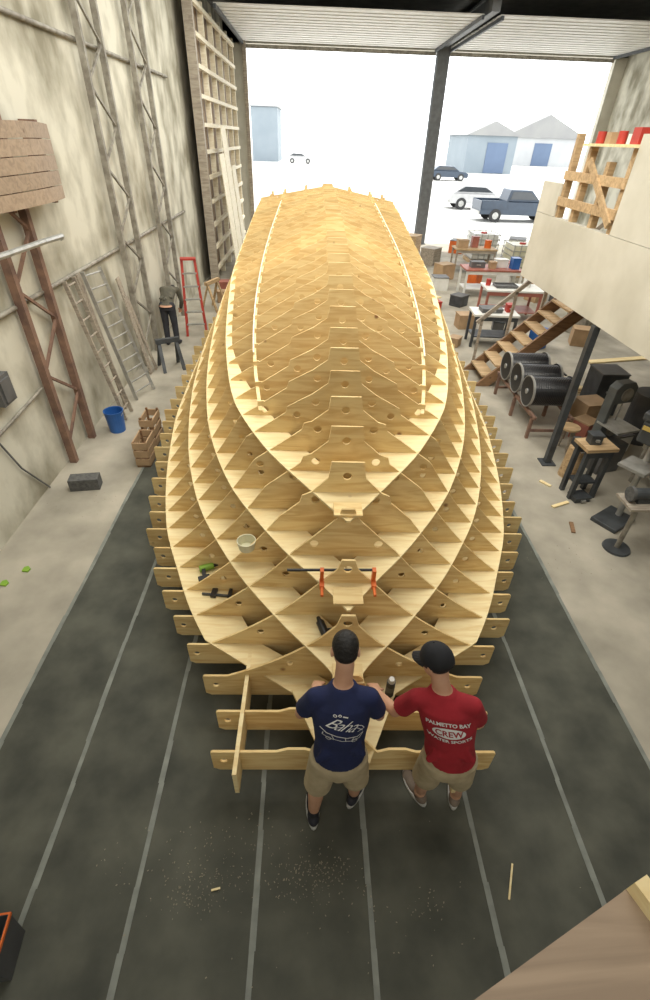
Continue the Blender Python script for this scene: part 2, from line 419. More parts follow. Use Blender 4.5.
# ================================================================== PEOPLE
def unit(v): return Vector(v).normalized()
def hand(mb,w,d,nrm,side,k=1.0,curl=.5):
    d=unit(d); nrm=unit(nrm); side=unit(Vector(side)-d*Vector(side).dot(d)); nrm=d.cross(side) if d.cross(side).dot(nrm)>0 else -d.cross(side)
    w=Vector(w); rot=Matrix((d,side,nrm)).transposed()
    mb.ell(w+d*.048*k,(.052*k,.041*k,.018*k),rot,2)
    for i,L in enumerate((.068,.078,.072,.056)):
        b=w+d*.083*k+side*(.030-.020*i)*k
        d1=unit(d+side*(.12-.08*i)-nrm*curl*.4); m_=b+d1*L*.55*k; d2=unit(d1-nrm*curl*1.3); e=m_+d2*L*.5*k
        mb.limb([b-d*.02*k,m_,e],[.0095*k,.0088*k,.0075*k],8)
    b=w+d*.02*k+side*.028*k; m_=b+unit(d*.6+side*.75-nrm*.2)*.042*k; e=m_+unit(d*.95+side*.2-nrm*.4)*.034*k
    mb.limb([b,m_,e],[.013*k,.0105*k,.0085*k],8)
def person(label,J,c):
    V=lambda k: Vector(J[k])
    P,Ch,N,H=V('pelvis'),V('chest'),V('neck'),V('head')
    base=(V('ankle_l')+V('ankle_r'))/2; base.z=0
    t=thing('person',label,'person',base)
    up=unit(N-P); sd=unit(V('sh_r')-V('sh_l')); fr=unit(up.cross(sd)); sd2=unit(V('hip_r')-V('hip_l')); fr2=unit(Vector((0,0,1)).cross(sd2))
    Ff=unit(c['face']); U0=unit(c.get('up',(0,0,1))); Sx=unit(Ff.cross(U0)); U=unit(Sx.cross(Ff)); rotH=Matrix((Sx,Ff,U)).transposed()
    b=MB()
    Sm=(V('sh_l')+V('sh_r'))/2
    hem=c.get('hem',-.02)
    def torso(mb,g,lo):
        rs=[(P+up*lo,sd2,fr2,.145+g,.105+g),(P+up*.06,sd2,fr2,.142+g,.102+g),(P.lerp(Ch,.4),sd,fr,.132+g*1.1,.095+g),(P.lerp(Ch,.7),sd,fr,.142+g,.10+g),(Ch,sd,fr,.155+g,.108+g),(Sm-up*.03,sd,fr,.150+g,.090+g),(Sm+up*.03,sd,fr,.105+g,.066+g*.8),(N,sd,fr,.062+g*.6,.058+g*.6)]
        mb.loft(rs)
    torso(b,0,-.10)
    b.limb([N-up*.03,N+(H-U*.075-N)*.5,H-U*.07-Ff*.012],[.058,.054,.054])
    b.ell(H+U*.022-Ff*.008,(.076,.096,.094),rotH); b.ell(H-U*.05+Ff*.030,(.055,.060,.062),rotH); b.ell(H-U*.03+Ff*.02,(.066,.07,.07),rotH)
    b.ell(H-U*.02+Ff*.097,(.012,.018,.022),rotH,2); b.ell(H+U*.02+Ff*.088,(.009,.012,.03),rotH,2)
    for s in (-1,1): b.ell(H-U*.01+Sx*s*.079-Ff*.008,(.010,.018,.032),rotH,2)
    for q in ('l','r'):
        sh,el,wr=V('sh_'+q),V('el_'+q),V('wr_'+q); hp,kn,an=V('hip_'+q),V('knee_'+q),V('ankle_'+q)
        b.limb([Sm.lerp(sh,.4),sh,sh.lerp(el,.5),el],[.055,.048,.042,.037])
        b.limb([el,el.lerp(wr,.3),wr],[.037,.039,.026])
        ts=V('sh_r')-V('sh_l'); ts=-ts if q=='r' else ts
        hand(b,wr,J.get('hd_'+q,wr-el),J.get('hn_'+q,(0,0,1)),ts,.98,c.get('curl',.5))
        b.limb([hp,hp.lerp(kn,.5),kn,kn.lerp(an,.35),an],[.086,.076,.054,.056,.036])
        fd=unit(J['ft_'+q]); b.limb([an-Vector((0,0,.03)),an+fd*.1-Vector((0,0,.055))],[.036,.03])
    remesh('body',b,M['skin'],t,c.get('vox',.0065),3)
    for s in (-1,1):
        MB().ell(H+U*.012+Ff*.083+Sx*s*.031,(.012,.010,.009),rotH,2).build('eye',M['eye'],t,smooth=True)
    MB().ell(H-U*.06+Ff*.086,(.022,.008,.006),rotH,2).build('mouth',M['lip'],t,smooth=True)
    s_=MB(); torso(s_,.020,hem)
    rr=random.Random(3)
    for k in range(9):
        f=-.13+.0325*k; zz=rr.uniform(.03,.16)
        s_.limb([P+up*(hem+zz)+sd*f-fr*.098,P+up*(hem+zz+.09)+sd*(f*.7+rr.uniform(-.02,.02))-fr*.100],[.024,.012],8)
    for q in ('l','r'):
        sh,el=V('sh_'+q),V('el_'+q); e2=sh.lerp(el,c.get('sleeve',.68))
        s_.limb([Sm.lerp(sh,.4),sh],[.072,.058]); s_.cyl(sh,e2,.058,.064 if c.get('sleeve',.66)<.9 else .05)
        if c.get('sleeve',.62)>.9: s_.limb([el,el.lerp(V('wr_'+q),.9)],[.05,.04])
    shirt=remesh('shirt',s_,c['shirt'],t,.008,3)
    g=MB(); g.loft([(P+up*.06,sd2,fr2,.156,.116),(P-Vector((0,0,.04)),sd2,fr2,.176,.132),(P-Vector((0,0,.13)),sd2,fr2,.184,.132)])
    for q in ('l','r'):
        hp,kn,an=V('hip_'+q),V('knee_'+q),V('ankle_'+q)
        if c.get('long'): g.limb([hp,kn,an+Vector((0,0,.02))],[.100,.075,.062])
        else: g.cyl(hp+Vector((0,0,.03)),hp.lerp(kn,.92),.102,.098)
    remesh('trousers' if c.get('long') else 'shorts',g,c['pants'],t,.010,3)
    for q in ('l','r'):
        an=V('ankle_'+q); fd=unit(J['ft_'+q]); rf=Matrix((unit(fd.cross(Vector((0,0,1)))),fd,Vector((0,0,1)))).transposed(); a0=Vector((an.x,an.y,0))
        h=MB(); h.ell(a0-fd*.015+Vector((0,0,.05)),(.044,.062,.05),rf); h.ell(a0+fd*.085+Vector((0,0,.04)),(.047,.10,.04),rf); h.ell(a0+fd*.15+Vector((0,0,.033)),(.045,.055,.032),rf); h.cyl(a0+Vector((0,0,.05)),a0+Vector((0,0,.105)),.045,.042)
        sh=remesh('shoe',h,c['shoe'],t,.006,2)
        so=MB(); pl=[]
        for kk in range(20):
            a=2*PI*kk/20; ly=.06+.150*math.sin(a); lx=(.053+.006*math.sin(a))*math.cos(a); p=a0+fd*ly+rf.col[0]*lx; pl.append((p.x,p.y))
        so.prism(pl,'Z',.013,.036); so.build('sole',c['sole'],t)
        MB().limb([an-Vector((0,0,.01)),an.lerp(V('knee_'+q),.16)],[.043,.045]).build('sock',c.get('sock',M['sock']),t,smooth=True)
    if c.get('cap'):
        hr=MB(); hr.ell(H-U*.012-Ff*.030,(.079,.070,.050),rotH)
        remesh('hair',hr,M['hair'],t,.006,2)
        cp=MB(); cc=H+U*.018-Ff*.010
        rings=[(cc-U*.028-Ff*.004,Sx,Ff,.086,.102)]
        for kk in range(9):
            a=PI/2*kk/8; rings.append((cc+U*(.104*math.sin(a))*1.0,Sx,Ff,max(.088*math.cos(a),.002),max(.108*math.cos(a),.002)))
        cp.loft(rings)
        cap=cp.build('cap',M['capc'],t,smooth=True)
        br=MB(); n=10; A=[]
        for kk in range(n+1):
            a=-1.25+2.5*kk/n; ins=cc+Sx*math.sin(a)*.082+Ff*math.cos(a)*.10+U*.006; ou=ins+Ff*(.08*math.cos(a*1.1))+Sx*math.sin(a)*.004-U*(.014+.02*abs(math.sin(a)))
            A.append((ins,ou))
        for (i0,o0),(i1,o1) in zip(A[:-1],A[1:]):
            q=[br.bm.verts.new(p) for p in (i0,i1,o1,o0)]; q2=[br.bm.verts.new(p-U*.004) for p in (i0,i1,o1,o0)]
            br.bm.faces.new(q); br.bm.faces.new(q2[::-1])
            for e in range(4): br.bm.faces.new((q[e],q2[e],q2[(e+1)%4],q[(e+1)%4]))
        brim=br.build('brim',M['capc'],cap,world=False)
        brim.data.transform(t.matrix_basis.inverted())
        MB().ell(cc+U*.104,(.007,.007,.005),rotH,2).build('cap_button',M['capc'],cap,smooth=True,world=False).data.transform(t.matrix_basis.inverted())
    else:
        hr=MB(); hr.ell(H+U*.034-Ff*.020,(.080,.092,.091),rotH); hr.ell(H-U*.008-Ff*.040,(.070,.060,.06),rotH)
        remesh('hair',hr,M['hair'],t,.006,2)
    return t,shirt,(Ch,up,sd,fr)
def shirt_print(t,shirt,fram,items,m_=None,off=.004,name='back_print'):
    Ch,up,sd,fr=fram
    me=shirt.data; inv=t.matrix_basis.inverted()
    bv=BVHTree.FromPolygons([v.co.copy() for v in me.vertices],[tuple(p.vertices) for p in me.polygons])
    bmA=bmesh.new()
    def addmesh(vs,fs):
        nv=[]
        for (x,y) in vs:
            o=Ch+sd*x+up*y-fr*.5; lo=inv@o; h=bv.ray_cast(lo,fr)
            nv.append(bmA.verts.new((h[0]-fr*off) if h[0] else lo+fr*.4))
        for f in fs:
            try: bmA.faces.new([nv[i] for i in f])
            except ValueError: pass
    for it in items:
        if it[0]=='t':
            _,s,x,y,size,arc,rot=it
            cu=bpy.data.curves.new('t','FONT'); cu.body=s; cu.size=size; cu.align_x='CENTER'; cu.align_y='CENTER'; cu.resolution_u=3
            if arc is None: cu.shear=.8; cu.space_character=.86; cu.offset=-.0008
            else: cu.offset=.0012
            o=bpy.data.objects.new('t',cu); COL.objects.link(o)
            dg=bpy.context.evaluated_depsgraph_get(); dg.update()
            m=bpy.data.meshes.new_from_object(o.evaluated_get(dg)); bpy.data.objects.remove(o)
            pts=[]
            for v in m.vertices:
                X,Y=v.co.x,v.co.y
                if arc: Y-=arc*X*X
                X,Y=X*math.cos(rot)-Y*math.sin(rot),X*math.sin(rot)+Y*math.cos(rot)
                pts.append((x+X,y+Y))
            addmesh(pts,[tuple(p.vertices) for p in m.polygons])
        elif it[0]=='ring' or it[0]=='disc':
            _,x,y,rx,ry,w=it; n=36; fr_=[1,.66,.33,.02] if it[0]=='disc' else [1,1-w/ry]
            vs=[];fs=[];L=len(fr_)
            for kk in range(n):
                a=2*PI*kk/n; vs+=[(x+rx*f*math.cos(a),y+ry*f*math.sin(a)) for f in fr_]
            for kk in range(n):
                a=L*kk;b_=L*((kk+1)%n)
                for j in range(L-1): fs.append((a+j,a+j+1,b_+j+1,b_+j))
            addmesh(vs,fs)
        elif it[0]=='line':
            _,pl,w=it
            for (x0,y0),(x1,y1) in zip(pl[:-1],pl[1:]):
                L=math.hypot(x1-x0,y1-y0)+1e-9; nx,ny=-(y1-y0)/L*w/2,(x1-x0)/L*w/2
                addmesh([(x0+nx,y0+ny),(x1+nx,y1+ny),(x1-nx,y1-ny),(x0-nx,y0-ny)],[(0,1,2,3)])
    m=bpy.data.meshes.new(name); bmA.to_mesh(m); bmA.free()
    link(name,m,m_ or M['print'],shirt)
J1=dict(pelvis=(.20,1.42,1.02),chest=(.20,1.48,1.34),neck=(.205,1.56,1.57),head=(.215,1.67,1.73),
 sh_l=(.045,1.52,1.49),sh_r=(.365,1.52,1.49),el_l=(-.045,1.57,1.22),el_r=(.45,1.56,1.21),wr_l=(.05,1.80,1.11),wr_r=(.385,1.78,1.08),
 hip_l=(.115,1.42,.96),hip_r=(.285,1.42,.96),knee_l=(.07,1.43,.53),knee_r=(.34,1.47,.53),ankle_l=(.05,1.41,.085),ankle_r=(.36,1.54,.085),
 ft_l=(-.05,1,0),ft_r=(.55,1,0),hd_l=(.3,1,-.6),hd_r=(-.2,1,-.6))
t1,s1,f1=person('man in navy t-shirt with white back print and khaki shorts, bare black hair',J1,dict(face=(0,.75,-.66),shirt=M['navy'],pants=M['khaki'],shoe=M['shoeb'],sole=M['sole'],hem=.0))
L_=lambda pts,w=.0036: ('line',pts,w)
shirt_print(t1,s1,f1,[('t','Baha',-.015,.058,.105,None,-.18),
 L_([(-.13,.02),(-.09,-.002),(-.03,-.018),(.03,-.035),(.09,-.040),(.125,-.02)],.006),
 L_([(-.11,-.005),(-.115,-.028),(-.07,-.045),(.0,-.060),(.06,-.070),(.105,-.060),(.125,-.02)],.0038),
 L_([(-.06,-.012),(-.045,-.05)]),L_([(.02,-.034),(.025,-.064)]),L_([(.07,-.038),(.06,-.068)]),
 L_([(.075,.055),(.115,.035),(.13,.012),(.09,.005)]),L_([(.085,.035),(.12,.0)]),
 ('ring',-.078,-.046,.016,.014,.003),('ring',.075,-.068,.017,.014,.003),
 ('ring',-.045,.122,.012,.009,.004),('ring',-.017,.124,.010,.008,.004),L_([(.0,.120),(.03,.112)],.008)])
J2=dict(pelvis=(.92,1.43,.97),chest=(.86,1.49,1.29),neck=(.80,1.56,1.51),head=(.755,1.65,1.66),
 sh_l=(.66,1.55,1.43),sh_r=(.98,1.49,1.44),el_l=(.56,1.60,1.18),el_r=(1.09,1.53,1.17),wr_l=(.47,1.80,1.08),wr_r=(1.04,1.77,1.04),
 hip_l=(.84,1.43,.91),hip_r=(1.00,1.42,.91),knee_l=(.84,1.49,.49),knee_r=(1.08,1.48,.49),ankle_l=(.875,1.55,.085),ankle_r=(1.15,1.53,.085),
 ft_l=(-.45,1,0),ft_r=(.3,1,0),hd_l=(-.1,1,-.6),hd_r=(-.2,1,-.6))
t2,s2,f2=person('man in red t-shirt with white back lettering, khaki shorts and black cap',J2,dict(face=(-.62,.62,-.45),up=(-.1,.3,1),shirt=M['redc'],pants=M['khaki'],shoe=M['shoe'],sole=M['sole'],sock=M['skin'],cap=True,hem=-.01))
shirt_print(t2,s2,f2,[('t','PALMETTO BAY',0,.088,.037,1.1,0),('disc',0,.022,.098,.040,.005),('t','WATER SPORTS',0,-.046,.037,-.8,0)])
shirt_print(t2,s2,f2,[('t','CREW',0,.022,.058,0,0)],M['redc'],.0065,'logo_lettering')
bx,by=-3.36,11.55
J3=dict(pelvis=(bx,by,.95),chest=(bx,by+.28,1.14),neck=(bx,by+.50,1.18),head=(bx,by+.66,1.08),
 sh_l=(bx-.18,by+.44,1.15),sh_r=(bx+.18,by+.44,1.15),el_l=(bx-.2,by+.52,.88),el_r=(bx+.22,by+.52,.88),wr_l=(bx-.12,by+.66,.68),wr_r=(bx+.14,by+.66,.68),
 hip_l=(bx-.09,by,.9),hip_r=(bx+.09,by,.9),knee_l=(bx-.1,by+.03,.48),knee_r=(bx+.1,by+.05,.48),ankle_l=(bx-.11,by,.085),ankle_r=(bx+.11,by+.02,.085),
 ft_l=(-.2,1,0),ft_r=(.2,1,0))
person('distant man in olive shirt and dark trousers bending forward beside the red stepladder',J3,dict(face=(0,.2,-.98),up=(0,1,.2),shirt=M['olive'],pants=M['denim'],shoe=M['shoeb'],sole=M['black'],long=True,vox=.01,sleeve=1.0))
# ================================================================== LEFT SIDE
def truss(x,y0,y1,m,label,zt=ZC-.01,dz=.55,w=.08):
    t=thing('lattice_column',label,'column',(x,(y0+y1)/2,0))
    for y in (y0,y1): MB().box((x,y,zt/2),(.10,w,zt)).build('chord',m,t)
    l=MB(); z=.3; k=0
    while z<zt-.6:
        a,b_=(y0,y1) if k%2==0 else (y1,y0); l.bar((x,a,z),(x,b_,z+dz),.035,.035); z+=dz; k+=1
    l.build('lacing',m,t)
truss(-3.62,10.2,11.15,M['steel'],'grey lattice steel column beside the distant man')
truss(-3.62,12.9,13.9,M['steel'],'grey lattice steel column just before the tall wooden rack frame')
truss(-3.65,6.3,7.05,M['rust'],'rust brown lattice column nearest the camera on the left wall',w=.09)
for (a,b_,r,lb) in (((-3.70,2.2,1.0),(-3.70,6.2,1.25),.02,'thin pipe running low along the stained left wall'),((-3.71,1.5,2.3),(-3.71,16,2.3),.03,'long horizontal girt pipe along the left wall'),((-3.71,3,5.2),(-3.71,16,5.2),.03,'high horizontal girt pipe along the left wall')):
    solo(MB().cyl(a,b_,r),'wall_pipe',M['steel'],lb,'pipe')
solo(MB().tube([(-3.73,4.5,3.0),(-3.72,4.8,1.6),(-3.72,5.2,.6),(-3.72,5.6,.012)],.012),'cable',M['grey'],'grey cable hanging down the left wall near the rusty column','cable')
cpn=thing('curved_panel','curved brown slatted plywood panel held against the upper left wall','panel',(-3.4,7.1,3.3))
for k in range(5):
    mb=MB(); zb=3.40+k*.165
    pts=[(-3.50+.16*math.sin(PI*j/8),6.1+j*.235,zb+.02*math.sin(PI*j/8)) for j in range(9)]
    for a,b_ in zip(pts[:-1],pts[1:]): mb.bar(a,b_,.02,.155)
    mb.build('slat',M['dullply'],cpn)
for y in (6.65,7.8): MB().box((-3.64,y,3.73),(.21,.06,.9)).build('bracket',M['rust'],cpn)
solo(MB().tube([(-3.5,5.4,2.95),(-3.42,6.0,2.96),(-3.38,6.8,2.96),(-3.42,7.4,2.93),(-3.6,7.75,2.85)],.035),'bent_rail',M['alu'],'bent pale rail under the curved panel','rail')
solo(MB().box((-3.68,5.35,1.62),(.14,.28,.34)).box((-3.6,5.35,1.62),(.03,.2,.26)),'junction_box',M['grey'],'grey electrical box on the left wall at the frame edge','electrical box')
lf=thing('wooden_rack_frame','tall pale wooden lattice frame standing along left wall by the door','frame',(-3.35,21,0))
for y in np.linspace(18.0,26,6): MB().box((-3.35,y,3.55),(.16,.12,7.1)).build('upright',M['lattice'],lf)
for z in np.linspace(.4,6.9,11): MB().box((-3.27,22,z),(.1,8.1,.10)).build('rail',M['lattice'],lf)
MB().box((-3.48,22,3.55),(.02,8.2,7.1)).build('back_panel',M['dullply'],lf)
MB().box((-3.35,17.8,3.6),(.25,.2,7.2)).build('end_post',M['greywood'],lf)
for (y,x,h,w,lb) in ((18.6,-2.75,3.6,.9,'front plywood sheet leaning on the lattice frame'),(19.8,-2.8,4.3,1.0,'taller plywood sheet leaning on the lattice frame'),(21.2,-2.78,3.2,.9,'rearmost plywood sheet leaning on the lattice frame')):
    solo(MB().box((x,y,h/2+.01),(.02,w,h),Matrix.Rotation(R(-5),3,'Y')),'plywood_sheet',M['lattice'],lb,'plywood sheet','plywood sheets leaning by the door')
def ladder(base0,base1,top0,top1,n,m,label,name='ladder'):
    base0,base1,top0,top1=map(Vector,(base0,base1,top0,top1))
    t=thing(name,label,'ladder',(base0+base1)/2)
    for a,b_ in ((base0,top0),(base1,top1)): MB().bar(a,b_,.03,.06).build('rail',m,t)
    for k in range(n):
        f=(k+.7)/n; MB().cyl(base0.lerp(top0,f),base1.lerp(top1,f),.014,n=8).build('rung',m,t)
    return t
b0=G(137,400);b1=G(154,389)
ladder(b0,b1,PX(82,272,-3.58),PX(99,267,-3.58),11,M['alu'],'aluminium ladder leaning on the left wall beside the rusty column')
ladder((-3.28,7.65,.02),(-3.28,7.98,.02),(-3.66,7.6,2.3),(-3.66,7.93,2.3),9,M['greywood'],'weathered wooden ladder leaning behind the aluminium one')
for i,(a,b_,lb) in enumerate((((-3.4,9.78,.01),(-3.66,9.7,1.9),'widest weathered board leaning on the wall behind the ladders'),((-3.42,8.15,.01),(-3.66,8.10,2.3),'short weathered board leaning by the wooden ladder'),((-3.35,9.98,.01),(-3.66,9.97,1.5),'narrow weathered board leaning nearest the distant man'))):
    solo(MB().bar(a,b_,.16-.03*i,.025,up=(1,0,0)),'board',M['greywood'],lb,'board')
p=G(192,338); sl=thing('stepladder','red stepladder standing beside the distant man','stepladder',(p.x+.05,p.y+.45,0),.2)
def lp(x,y,z): return Vector((x,y,z*.92))
for s in (-1,1):
    MB().bar(lp(.24*s,-.3,0),lp(.15*s,0,1.85),.025,.06).build('front_rail',M['red'],sl,world=False)
    MB().bar(lp(.24*s,.45,0),lp(.15*s,.04,1.8),.025,.045).build('rear_rail',M['red'],sl,world=False)
for k in range(5): f=(k+1)/6; MB().box((0,-.3+.3*f,1.85*.92*f),(.46-.16*f,.09,.03)).build('step',M['alu'],sl,world=False)
MB().box((0,.02,1.72),(.36,.2,.04)).build('top_cap',M['red'],sl,world=False)
def sawhorse(loc,rz,label,m=M['greywood'],w=.8,h=.75):
    t=thing('sawhorse',label,'sawhorse',loc,rz)
    MB().box((0,0,h),(w,.09,.09)).build('beam',m,t,world=False)
    for sx in (-1,1):
        for sy in (-1,1): MB().bar((sx*w*.42,sy*.25,0),(sx*w*.36,0,h-.04),.07,.035).build('leg',m,t,world=False)
sawhorse((-3.05,10.1,0),.5,'small dark sawhorse on the floor near the distant man',M['dsteel'],.5,.6)
sawhorse((-2.85,14.6,0),1.2,'wooden sawhorse behind the red stepladder',M['lumber'],.7)
def bucket(loc,r,h,m,label,name='bucket',handle=True,hm=None,n=24,sd=(1,0,0),fr=(0,1,0),tap=.82):
    t=thing(name,label,name.replace('_',' '),loc)
    mb=MB(); rings=[((0,0,0),sd,fr,r*tap,r*tap),((0,0,h),sd,fr,r,r),((0,0,h),sd,fr,r*.93,r*.93),((0,0,.02),sd,fr,r*(tap-.05),r*(tap-.05))]
    mb.loft(rings,n); mb.build('shell',m,t,world=False)
    mb=MB(); mb.loft([((0,0,h-.02),sd,fr,r*1.03,r*1.03),((0,0,h+.004),sd,fr,r*1.04,r*1.04),((0,0,h+.004),sd,fr,r*.96,r*.96),((0,0,h-.02),sd,fr,r*.96,r*.96)],n,cap=False); mb.build('rim',hm or m,t,world=False)
    if handle: MB().tube([(r*math.cos(a),-.02-r*.9*math.sin(a)*.5,h-.03-r*.6*math.sin(a)) for a in np.linspace(0,PI,9)],.005,6).build('handle',M['alu'],t,world=False)
    return t
p=G(116,428); bucket((p.x+.06,p.y-.07,0),.155,.37,M['blue'],'blue plastic bucket on the concrete by the left wall')
bucket((-1.89,.66,0),.185,.34,M['bin'],'square grey bin with orange rim at lower left of the floor','waste_bin',False,M['orange'],4,(1,1.25,0),(-1.25,1,0),.86)
p=G(87,487); bl=MB(); bl.box((p.x,p.y,.09),(.40,.19,.18),.15)
solo(bl,'concrete_block',M['block'],'dark concrete block lying on the pale floor at left','concrete block',bevel=.006)
for (px,py,rz,lb) in ((27,570,.7,'small lime green scrap on the floor by the left wall'),(5,584,0,'lime green scrap at the left edge of the floor')):
    p=G(px,py); solo(MB().prism([(p.x-.04,p.y-.03),(p.x+.03,p.y-.04),(p.x+.04,p.y+.01),(p.x,p.y+.05),(p.x-.04,p.y+.03)],'Z',0.001,.02),'green_scrap',M['green'],lb,'scrap')
for (cxx,cyy,hh,lb) in ((-2.54,6.35,.42,'front small brown wooden crate tucked beside the hull frame on the left'),(-2.60,6.95,.5,'rear taller brown wooden crate tucked beside the hull frame on the left')):
    cb=thing('wooden_crate',lb,'crate',(cxx,cyy,0))
    MB().box((cxx,cyy,.02),(.20,.4,.03)).build('bottom',M['brownwood'],cb)
    for k in range(3):
        zz=.1+hh*.33*k
        mb=MB(); mb.box((cxx-.10,cyy,zz),(.02,.4,.11)); mb.box((cxx+.10,cyy,zz),(.02,.4,.11)); mb.box((cxx,cyy-.2,zz),(.2,.02,.11)); mb.box((cxx,cyy+.2,zz),(.2,.02,.11)); mb.build('slat',M['card'],cb)
    for sx in (-.085,.085):
        for sy in (-.18,.18): MB().box((cxx+sx,cyy+sy,.02+hh/2),(.03,.03,hh)).build('corner_post',M['brownwood'],cb)
for (px,py,a,L,lb) in ((510,882,1.15,.22,'thin pale wood stick on the floor behind the man in red'),(216,890,.2,.06,'small wood offcut on the lower left floor')):
    p=G(px,py); solo(MB().box((p.x,p.y,.018),(L,.012,.01),a),'wood_stick',M['ply2'],lb,'wood stick')
# ================================================================== LOFT + RIGHT SIDE
XL=3.85
struct('floor_loft',MB().box((6.4,5.9,2.62),(5.0,6.9,.16)),M['lumber'])
struct('wall_loft_lower',MB().box((XL,5.85,2.7),(.1,7.0,1.0)),M['plaster'])
struct('wall_loft_near',MB().box((XL,4.6,3.72),(.1,4.5,1.03)),M['plaster'])
struct('wall_loft_far',MB().box((XL,9.0,3.42),(.1,.7,.43)),M['plaster'])
gr=thing('guard_rail','rough lumber guard rail in the gap of the loft wall','railing',(XL,7.7,3.2))
for y,h in ((6.95,.9),(7.5,.75),(8.1,.9),(8.6,1.05)): MB().box((XL+.02,y,3.2+h/2),(.09,.09,h)).build('post',M['lumber'],gr)
for z in (3.42,3.75): MB().box((XL-.045,7.75,z),(.04,1.75,.11)).build('rail',M['lumber'],gr)
MB().box((XL,7.5,4.12),(.26,1.3,.03)).build('cap_board',M['ply2'],gr)
MB().bar((XL-.08,6.9,3.3),(XL-.08,7.9,3.95),.03,.09).build('brace',M['lumber'],gr)
for i,(x,y,s,m,nm,lb) in enumerate(((XL,7.95,.13,'red','paint_can','farthest red can standing on the loft rail cap board'),(XL,7.66,.12,'card','carton','brown carton on the loft rail cap board'),(XL,7.4,.13,'red','paint_can','middle red can on the loft rail cap board beside the carton'),(XL,7.18,.10,'white','jar','white jar on the loft rail cap board'),(XL,6.98,.16,'red','fuel_can','tall red fuel can on the near end of the loft rail'))):
    z0=4.137
    solo(MB().cyl((x,y,z0),(x,y,z0+s),s*.42) if nm not in('carton','fuel_can') else MB().box((x,y,z0+s/2),(s*.8,s*1.1,s)),nm,M[m],lb,nm.replace('paint_','').replace('_',' '))
t=thing('storage_shelf','open lumber shelf standing on the loft behind its guard rail','shelf',(5.2,7.6,2.7))
for sx in (-.5,.5):
    for sy in (-.25,.25): MB().box((sx,sy,.75),(.05,.05,1.5)).build('post',M['lumber'],t,world=False)
for z in (.3,.8,1.3): MB().box((0,0,z),(1.1,.55,.03)).build('shelf_board',M['lumber'],t,world=False)
for i,(dx,z,m,lb) in enumerate(((-.3,1.316,'red','red tub on the top board of the loft shelf'),(.1,1.316,'white','white tub on the top board of the loft shelf'),(-.2,.816,'card','brown tub on the middle board of the loft shelf'))):
    solo(MB().cyl((5.2+dx,7.6,2.7+z),(5.2+dx,7.6,2.9+z),.12),'tub',M[m],lb,'tub')
sp=thing('support_post','dark steel post carrying the loft beside the black cable reels','post',(3.83,6.45,0))
MB().box((3.83,6.45,1.09),(.09,.09,2.18)).build('shaft',M['dsteel'],sp); MB().box((3.83,6.45,.01),(.22,.22,.02)).build('base_plate',M['dsteel'],sp)
sc=thing('staircase','brown wooden staircase rising right under the loft','staircase',(3.7,9.9,0))
for y in (9.45,10.35): MB().prism([(3.45,0),(3.75,0),(6.35,2.45),(6.35,2.7),(6.2,2.7)],'Y',y-.03,y+.03).build('stringer',M['brownwood'],sc)
for k in range(11): MB().box((3.72+.235*k,9.9,.2+.222*k),(.28,.86,.035)).build('tread',M['lumber'],sc)
for k in range(5): MB().bar((3.65+.6*k,10.4,.2+.56*k),(3.65+.6*k,10.4,1.1+.56*k),.05,.05).build('baluster',M['greywood'],sc)
MB().bar((3.55,10.4,1.02),(6.2,10.4,3.5),.05,.08).build('handrail',M['greywood'],sc)
rk=thing('reel_rack','low rusty steel rack carrying the black cable reels','rack',(4.15,8.1,0))
for x in (3.78,4.42):
    MB().box((x,8.15,.42),(.05,2.0,.05)).build('rail',M['rust'],rk)
    for y in (7.25,8.1,9.05): MB().bar((x,y,0),(x,y,.42),.05,.05).build('leg',M['rust'],rk)
for y in (7.25,9.05): MB().box((4.10,y,.15),(.64,.04,.04)).build('brace',M['rust'],rk)
for i,(y,lb) in enumerate(((7.62,'nearest of the three black cable reels lying on the rack'),(8.19,'middle of the three black cable reels lying on the rack'),(8.76,'farthest of the three black cable reels lying on the rack'))):
    t=thing('cable_reel',lb,'cable reel',(4.10,y,.446),0,'black cable reels lying on the rack')
    t.scale=(.86,.9,.9)
    rg=[]
    for k in range(23):
        x=-.39+.78*k/22; rg.append(((x,0,.295),(0,1,0),(0,0,1),.270,.270))
        if k<22: rg.append(((x+.018,0,.295),(0,1,0),(0,0,1),.264,.264))
    mb=MB(); mb.loft(rg,32); mb.build('cable_winding',M['drum'],t,world=False)
    for s in (-1,1):
        fl=MB().cyl((s*.395,0,.295),(s*.43,0,.295),.285,n=36).build('flange',M['drum'],t,world=False)
        mb=MB(); mb.loft([((s*.392,0,.295),(0,1,0),(0,0,1),.293,.293),((s*.435,0,.295),(0,1,0),(0,0,1),.293,.293),((s*.435,0,.295),(0,1,0),(0,0,1),.274,.274),((s*.392,0,.295),(0,1,0),(0,0,1),.274,.274)],36,cap=False); mb.build('rim',M['alu'],fl,world=False)
        MB().cyl((s*.43,0,.295),(s*.45,0,.295),.05).build('hub',M['alu'],fl,world=False)
